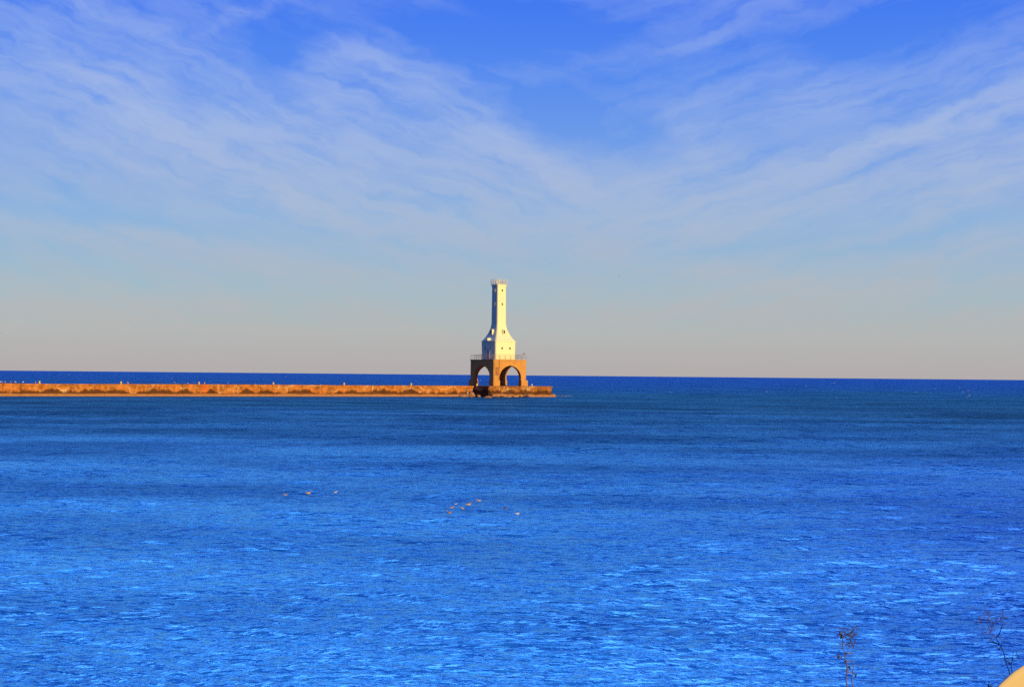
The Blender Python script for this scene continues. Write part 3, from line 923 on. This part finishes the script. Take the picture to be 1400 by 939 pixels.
for i, (px, py, y, sc, lab) in enumerate(fly):
    bird('flying_bird', flying_bm, 'fly', [M_BG, M_BD, M_BD, M_BD], at_y(px, py, y), [0.4, 2.6, 0.1, 3.0, 0.9][i], sc * 0.55, lab, 'bird', 'birds in flight')

# ------------------------------------------------------------------ rocks at the pierhead
def rock_bm(seed, sx_, sy_, sz_, sub=3):
    bm = bmesh.new()
    bmesh.ops.create_icosphere(bm, subdivisions=sub, radius=1.0)
    o = Vector((seed * 3.1, seed * 1.7, seed * 0.9))
    for v in bm.verts:
        d = v.co.normalized()
        k = 1 + 0.28 * noise.noise(d * 1.1 + o) + 0.10 * noise.noise(d * 3.1 + o)
        # flatten a few facets
        for j in range(4):
            nn = Vector((math.sin(seed + j * 2.1), math.cos(seed * 1.3 + j * 1.7), math.sin(seed * 0.7 + j))).normalized()
            h = d.dot(nn) * k
            if h > 0.78: k *= 0.78 / h
        v.co = Vector((d.x * sx_, d.y * sy_, d.z * sz_)) * k
    for f in bm.faces: f.smooth = False
    return bm
def put_rock(name, bm, mat, loc, label, cat='rock', group=None, rz=0):
    o = mesh_obj(name, bm, mat)
    o.location = loc; o.rotation_euler = (0, 0, rz)
    return tag(o, label, cat, group)
G_R = 'boulders at the foot of the pierhead'
put_rock('boulder', rock_bm(1, 0.66, 0.6, 0.72), M_ROCK, at_z(644.6, 541.2, 0.35) + Vector((0, 0, 0.35)), 'sunlit orange boulder standing before the dark side of the pierhead', group=G_R)
put_rock('boulder', rock_bm(2, 0.28, 0.3, 0.6), M_ROCK, at_z(638.8, 540.0, 0.6) + Vector((0, 0, 0.5)), 'narrow pale upright boulder at the joint of breakwater and pierhead', group=G_R)
put_rock('boulder', rock_bm(3, 0.7, 0.6, 0.40), M_ROCK, at_z(632, 541.5, 0.2), 'low brown boulder at the right end of the breakwater footing', group=G_R)
put_rock('boulder', rock_bm(4, 0.5, 0.5, 0.40), M_ROCK, at_z(654.5, 541.8, 0.2), 'low reddish boulder in the shadow of the pierhead', group=G_R)
put_rock('boulder', rock_bm(5, 0.9, 0.6, 0.34), M_LEDGE, at_z(667, 543, 0.1), 'flat pale boulder awash at the front corner of the pierhead', group=G_R)
px = 673
i = 0
lab_small = 'low wet brown rock awash in front of the sunlit pierhead face'
while px < 754:
    s = 0.35 + 0.35 * rng.random()
    put_rock('awash_rock', rock_bm(10 + i, s * 1.5, s, s * 0.6, 2), M_ROCK if rng.random() < 0.6 else M_ROCKD, at_z(px, 542.6 - 0.012 * (px - 673) + rng.uniform(-.3, .4), 0.05),
             lab_small, group='rocks awash along the pierhead', rz=rng.random() * 3)
    px += 4 + 5 * rng.random(); i += 1
for (px, s) in ((758.5, 0.55), (763, 0.4), (767, 0.5)):
    put_rock('awash_rock', rock_bm(40 + i, s * 1.5, s, s * 0.45, 2), M_ROCKD, at_z(px, 541.8, 0.02), 'dark rock barely breaking the water off the right end of the pierhead', group='rocks off the end of the pierhead', rz=i)
    i += 1

# ------------------------------------------------------------------ whitecaps far out
m, nt, b = new_mat('foam'); g = N(nt)
g.put(b.inputs['Base Color'], g.ramp(g.noise(g.pos(), 2.0, 4), [(0.3, (.22, .28, .34)), (0.7, (.45, .50, .55))]))
b.inputs['Roughness'].default_value = 0.9
M_FOAM = m
bm = bmesh.new()
r = random.Random(11)
def crest(x, y, w, h):
    n = 7
    rows = []
    skew = r.uniform(-0.3, 0.3)
    for k in range(n + 1):
        t = k / n * 2 - 1
        hh_ = h * (1 - t * t) * (0.6 + 0.5 * r.random()) + 0.01
        cx, cy = x + t * w, y + t * w * skew
        rows.append([bm.verts.new(q) for q in ((cx, cy - 0.5 * h - 0.15, 0.0), (cx, cy - 0.15 * h, hh_ * 0.8), (cx, cy + 0.2 * h, hh_), (cx, cy + 0.8 * h + 0.2, 0.0))])
    for a, b_ in zip(rows, rows[1:]):
        for j in range(3): bm.faces.new((a[j], b_[j], b_[j + 1], a[j + 1]))
for _ in range(44):
    py = 516 + 26 * r.random() ** 1.3
    px = r.uniform(-60, 1460)
    hz = 506 + px * 13 / 1400
    p = at_z(px, hz + 3.5 + 25 * r.random(), 0.1)
    if p.y < 365 or abs(p.x / p.y - LC.x / LC.y) < 0.01: continue
    s = min(p.y / F, 1.2)
    crest(p.x, p.y, s * r.uniform(0.8, 2.6), s * r.uniform(0.25, 0.6))
for (px, py) in ((772, 541.5), (778, 541)):
    p = at_z(px, py, 0.05); crest(p.x, p.y, r.uniform(0.5, 1.0), 0.10)
wc = mesh_obj('whitecaps', bm, M_FOAM)
tag(wc, 'small white breaking wave crests scattered over the far lake', 'whitecaps', kind='stuff')

# ------------------------------------------------------------------ near shore
def bank_z(x, y):
    n_ = 0.12 * noise.noise(Vector((x * 0.5, y * 0.5, 1))) + 0.05 * noise.noise(Vector((x * 2, y * 2, 5)))
    d = max(y, -6.0)
    return (3.35 if d < 0 else max(-1.5, 3.35 - 0.33 * d)) + n_
bm = bmesh.new()
rows = []
for i in range(70):
    y = -25 + 41 * i / 69
    rows.append([bm.verts.new((x, y, bank_z(x, y))) for x in [-45 + 90 * k / 120 for k in range(121)]])
for a, b_ in zip(rows, rows[1:]):
    for k in range(120): bm.faces.new((a[k], a[k + 1], b_[k + 1], b_[k]))
M_BANK = simple_mat('dry_bank_soil', (0.20, 0.15, 0.09), 0.95, 0.4, 0.8, bump=0.8)
bk = mesh_obj('shore_bank', bm, M_BANK, smooth=True)
tag(bk, kind='structure')

# big pale boulder in the corner: its edge passes through (1364,939) and (1400,911)
M_PALE = simple_mat('pale_sandy_stone', (0.66, 0.50, 0.30), 0.85, 0.10, 1.5, bump=0.25)
yb = 6.2
A = at_y(1366, 941, yb); B = at_y(1400, 914, yb)

def slab(A, B):
    """a broken block: its broad face looks at the shore path and the low sun, its sharp upper-left edge runs from A to B"""
    e = (B - A).normalized()
    n = Vector((0.50, -0.72, 0.30)); n = (n - e * n.dot(e)).normalized()      # face normal, square to the edge
    dwn = e.cross(n).normalized()
    if dwn.x < 0: dwn = -dwn
    L = (B - A).length
    bm = bmesh.new()
    gx, gy = 44, 26
    def P(u, v, back):
        # u along the edge, v down the face
        bow = 0.030 * (1 - ((u - 0.5 * L) / (1.2 * L)) ** 2) * max(0, 1 - v * 2)
        p = A + e * u + dwn * (v - bow)
        q = noise.noise(p * 1.3) * 0.05 + noise.noise(p * 5) * 0.012 + noise.noise(p * 14) * 0.004
        return p + Vector((0.30, 0.65, -0.70)) * back + n * q
    us = [-1.6 + 3.4 * i / gx for i in range(gx + 1)]
    vs = [0.0, 0.012, 0.03] + [0.06 + 2.9 * (j / gy) for j in range(gy + 1)]
    rows = []
    for u in us:
        row = [bm.verts.new(P(u, 0.10, 1.1)), bm.verts.new(P(u, 0.02, 0.5)), bm.verts.new(P(u, 0.004, 0.06)), bm.verts.new(P(u, 0.0, 0.012))]
        row += [bm.verts.new(P(u, v + 0.01 * noise.noise(Vector((u * 3, 0, 2))), 0.0)) for v in vs[1:]]
        row += [bm.verts.new(P(u, 3.0, 1.0))]
        rows.append(row)
    for a, b_ in zip(rows, rows[1:]):
        m_ = len(a)
        for j in range(m_):
            bm.faces.new((a[j], a[(j + 1) % m_], b_[(j + 1) % m_], b_[j]))
    bm.faces.new(rows[0]); bm.faces.new(rows[-1][::-1])
    bmesh.ops.recalc_face_normals(bm, faces=bm.faces)
    c = A + dwn * 0.9
    for v in bm.verts: v.co -= c
    return bm, c
bm, cen = slab(A, B)
pb = mesh_obj('shore_boulder', bm, M_PALE, smooth=True)
pb.location = cen
tag(pb, 'smooth pale sunlit stone block in the bottom right corner', 'boulder')

# dry weeds rising from the bank
M_STALK = simple_mat('dry_stalk', (0.15, 0.10, 0.08), 0.9, 0.3, 6)
M_TWIG = simple_mat('dark_dry_twig', (0.085, 0.06, 0.05), 0.9, 0.3, 6)
def weed(pxs, y, label, seed, spray, dark=False):
    """pxs: list of stems, each a list of (px, py) from bottom to tip; spray: (px, py, size) seed heads"""
    rr = random.Random(seed)
    p0 = at_y(pxs[0][0][0], pxs[0][0][1], y)
    root = Vector((p0.x, y, bank_z(p0.x, y) - 0.02))
    e = empty('dry_weed', root, 0, label, 'weed', 'dry weeds on the near bank')
    bs = bmesh.new()
    for k, st in enumerate(pxs):
        pts = [at_y(a, b_, y + 0.04 * k) for a, b_ in st]
        if st[0][1] >= 935:
            pts = [root + Vector((0.03 * k - 0.02, 0.03 * k, 0))] + pts
        pts = [p - root for p in pts]
        # add slight wobble
        fin = []
        for a, b_ in zip(pts, pts[1:]):
            for t in (0, 0.5):
                fin.append(a.lerp(b_, t) + Vector((rr.uniform(-1, 1), rr.uniform(-1, 1), 0)) * 0.004)
        fin.append(pts[-1])
        n = len(fin)
        tube(bs, fin, [0.0032 - 0.0021 * i / (n - 1) for i in range(n)], 5)
    mesh_obj('stem', bs, M_TWIG if dark else M_STALK, e)
    for (a, b_, size) in spray:
        bt = bmesh.new()
        o = at_y(a, b_, y) - root
        for j in range(rr.randint(3, 5)):
            an = rr.uniform(0, 2 * math.pi); el = rr.uniform(-0.2, 1.3)
            L = size * (y / 8.0) * rr.uniform(0.4, 1.0)
            d = Vector((math.cos(an) * math.cos(el), 0.5 * math.sin(an) * math.cos(el), math.sin(el)))
            mid_ = o + d * L * 0.55 + Vector((0, 0, 0.008))
            tube(bt, [o, mid_, o + d * L], [0.0013, 0.0010, 0.0007], 4)
            tip = o + d * L
            tube(bt, [tip, tip + d * 0.007, tip + d * 0.014], [0.0008, 0.0022, 0.0007], 5)
            if rr.random() < 0.7:
                d2 = (d + Vector((rr.uniform(-.8, .8), rr.uniform(-.4, .4), rr.uniform(0, .8)))).normalized()
                tube(bt, [mid_, mid_ + d2 * L * 0.4], [0.0012, 0.0008], 4)
        mesh_obj('seed_head', bt, M_TWIG, e)
weed([[(1159, 942), (1157, 915), (1155, 898), (1154, 885), (1152, 874)],
      [(1166, 942), (1166.5, 918), (1166, 904)],
      [(1155, 904), (1161, 903.5), (1166, 904)],
      [(1156, 917), (1162, 918.5), (1166.5, 917)],
      [(1157, 893), (1164, 892), (1167, 884)]],
     5.2, 'upright dry weed with two tan stalks at the bottom of the lake view', 5,
     [(1152, 874, 0.045), (1149, 873, 0.03), (1156, 882, 0.03), (1163, 876, 0.045), (1165, 864, 0.04), (1158, 868, 0.045), (1167, 884, 0.03), (1147, 900, 0.02), (1170, 926, 0.03), (1162, 915, 0.02)])
weed([[(1384, 942), (1379, 915), (1372, 892), (1362, 872), (1354, 862), (1350, 850)],
      [(1390, 942), (1383, 914), (1384, 900), (1386, 890)],
      [(1362, 872), (1368, 860), (1372, 850)],
      [(1366, 880), (1358, 878), (1352, 876)]],
     7.2, 'leaning dark dry weed beside the pale corner boulder', 9,
     [(1350, 850, 0.06), (1341, 852, 0.04), (1356, 858, 0.05), (1353, 866, 0.045), (1366, 850, 0.045), (1373, 846, 0.04), (1352, 876, 0.03), (1367, 888, 0.04), (1384, 902, 0.045), (1392, 900, 0.03), (1380, 908, 0.03), (1349, 840, 0.03)], dark=True)
weed([[(1352, 944), (1351, 938)]], 7.6, 'dark weed tip just showing at the bottom edge left of the boulder', 12, [(1351, 938, 0.018), (1353, 940, 0.015)], dark=True)

# ------------------------------------------------------------------ render settings
scene.view_settings.view_transform = 'Standard'
scene.view_settings.look = 'None'
scene.view_settings.exposure = 0.0
scene.view_settings.gamma = 1.0
scene.view_settings.use_curve_mapping = False
scene.render.engine = 'CYCLES'
scene.cycles.use_denoising = False
scene.cycles.denoiser = 'OPENIMAGEDENOISE'
scene.cycles.denoising_input_passes = 'RGB_ALBEDO_NORMAL'
scene.cycles.max_bounces = 5
scene.cycles.sample_clamp_direct = 1.4
scene.cycles.sample_clamp_indirect = 3.0
scene.cycles.use_adaptive_sampling = False
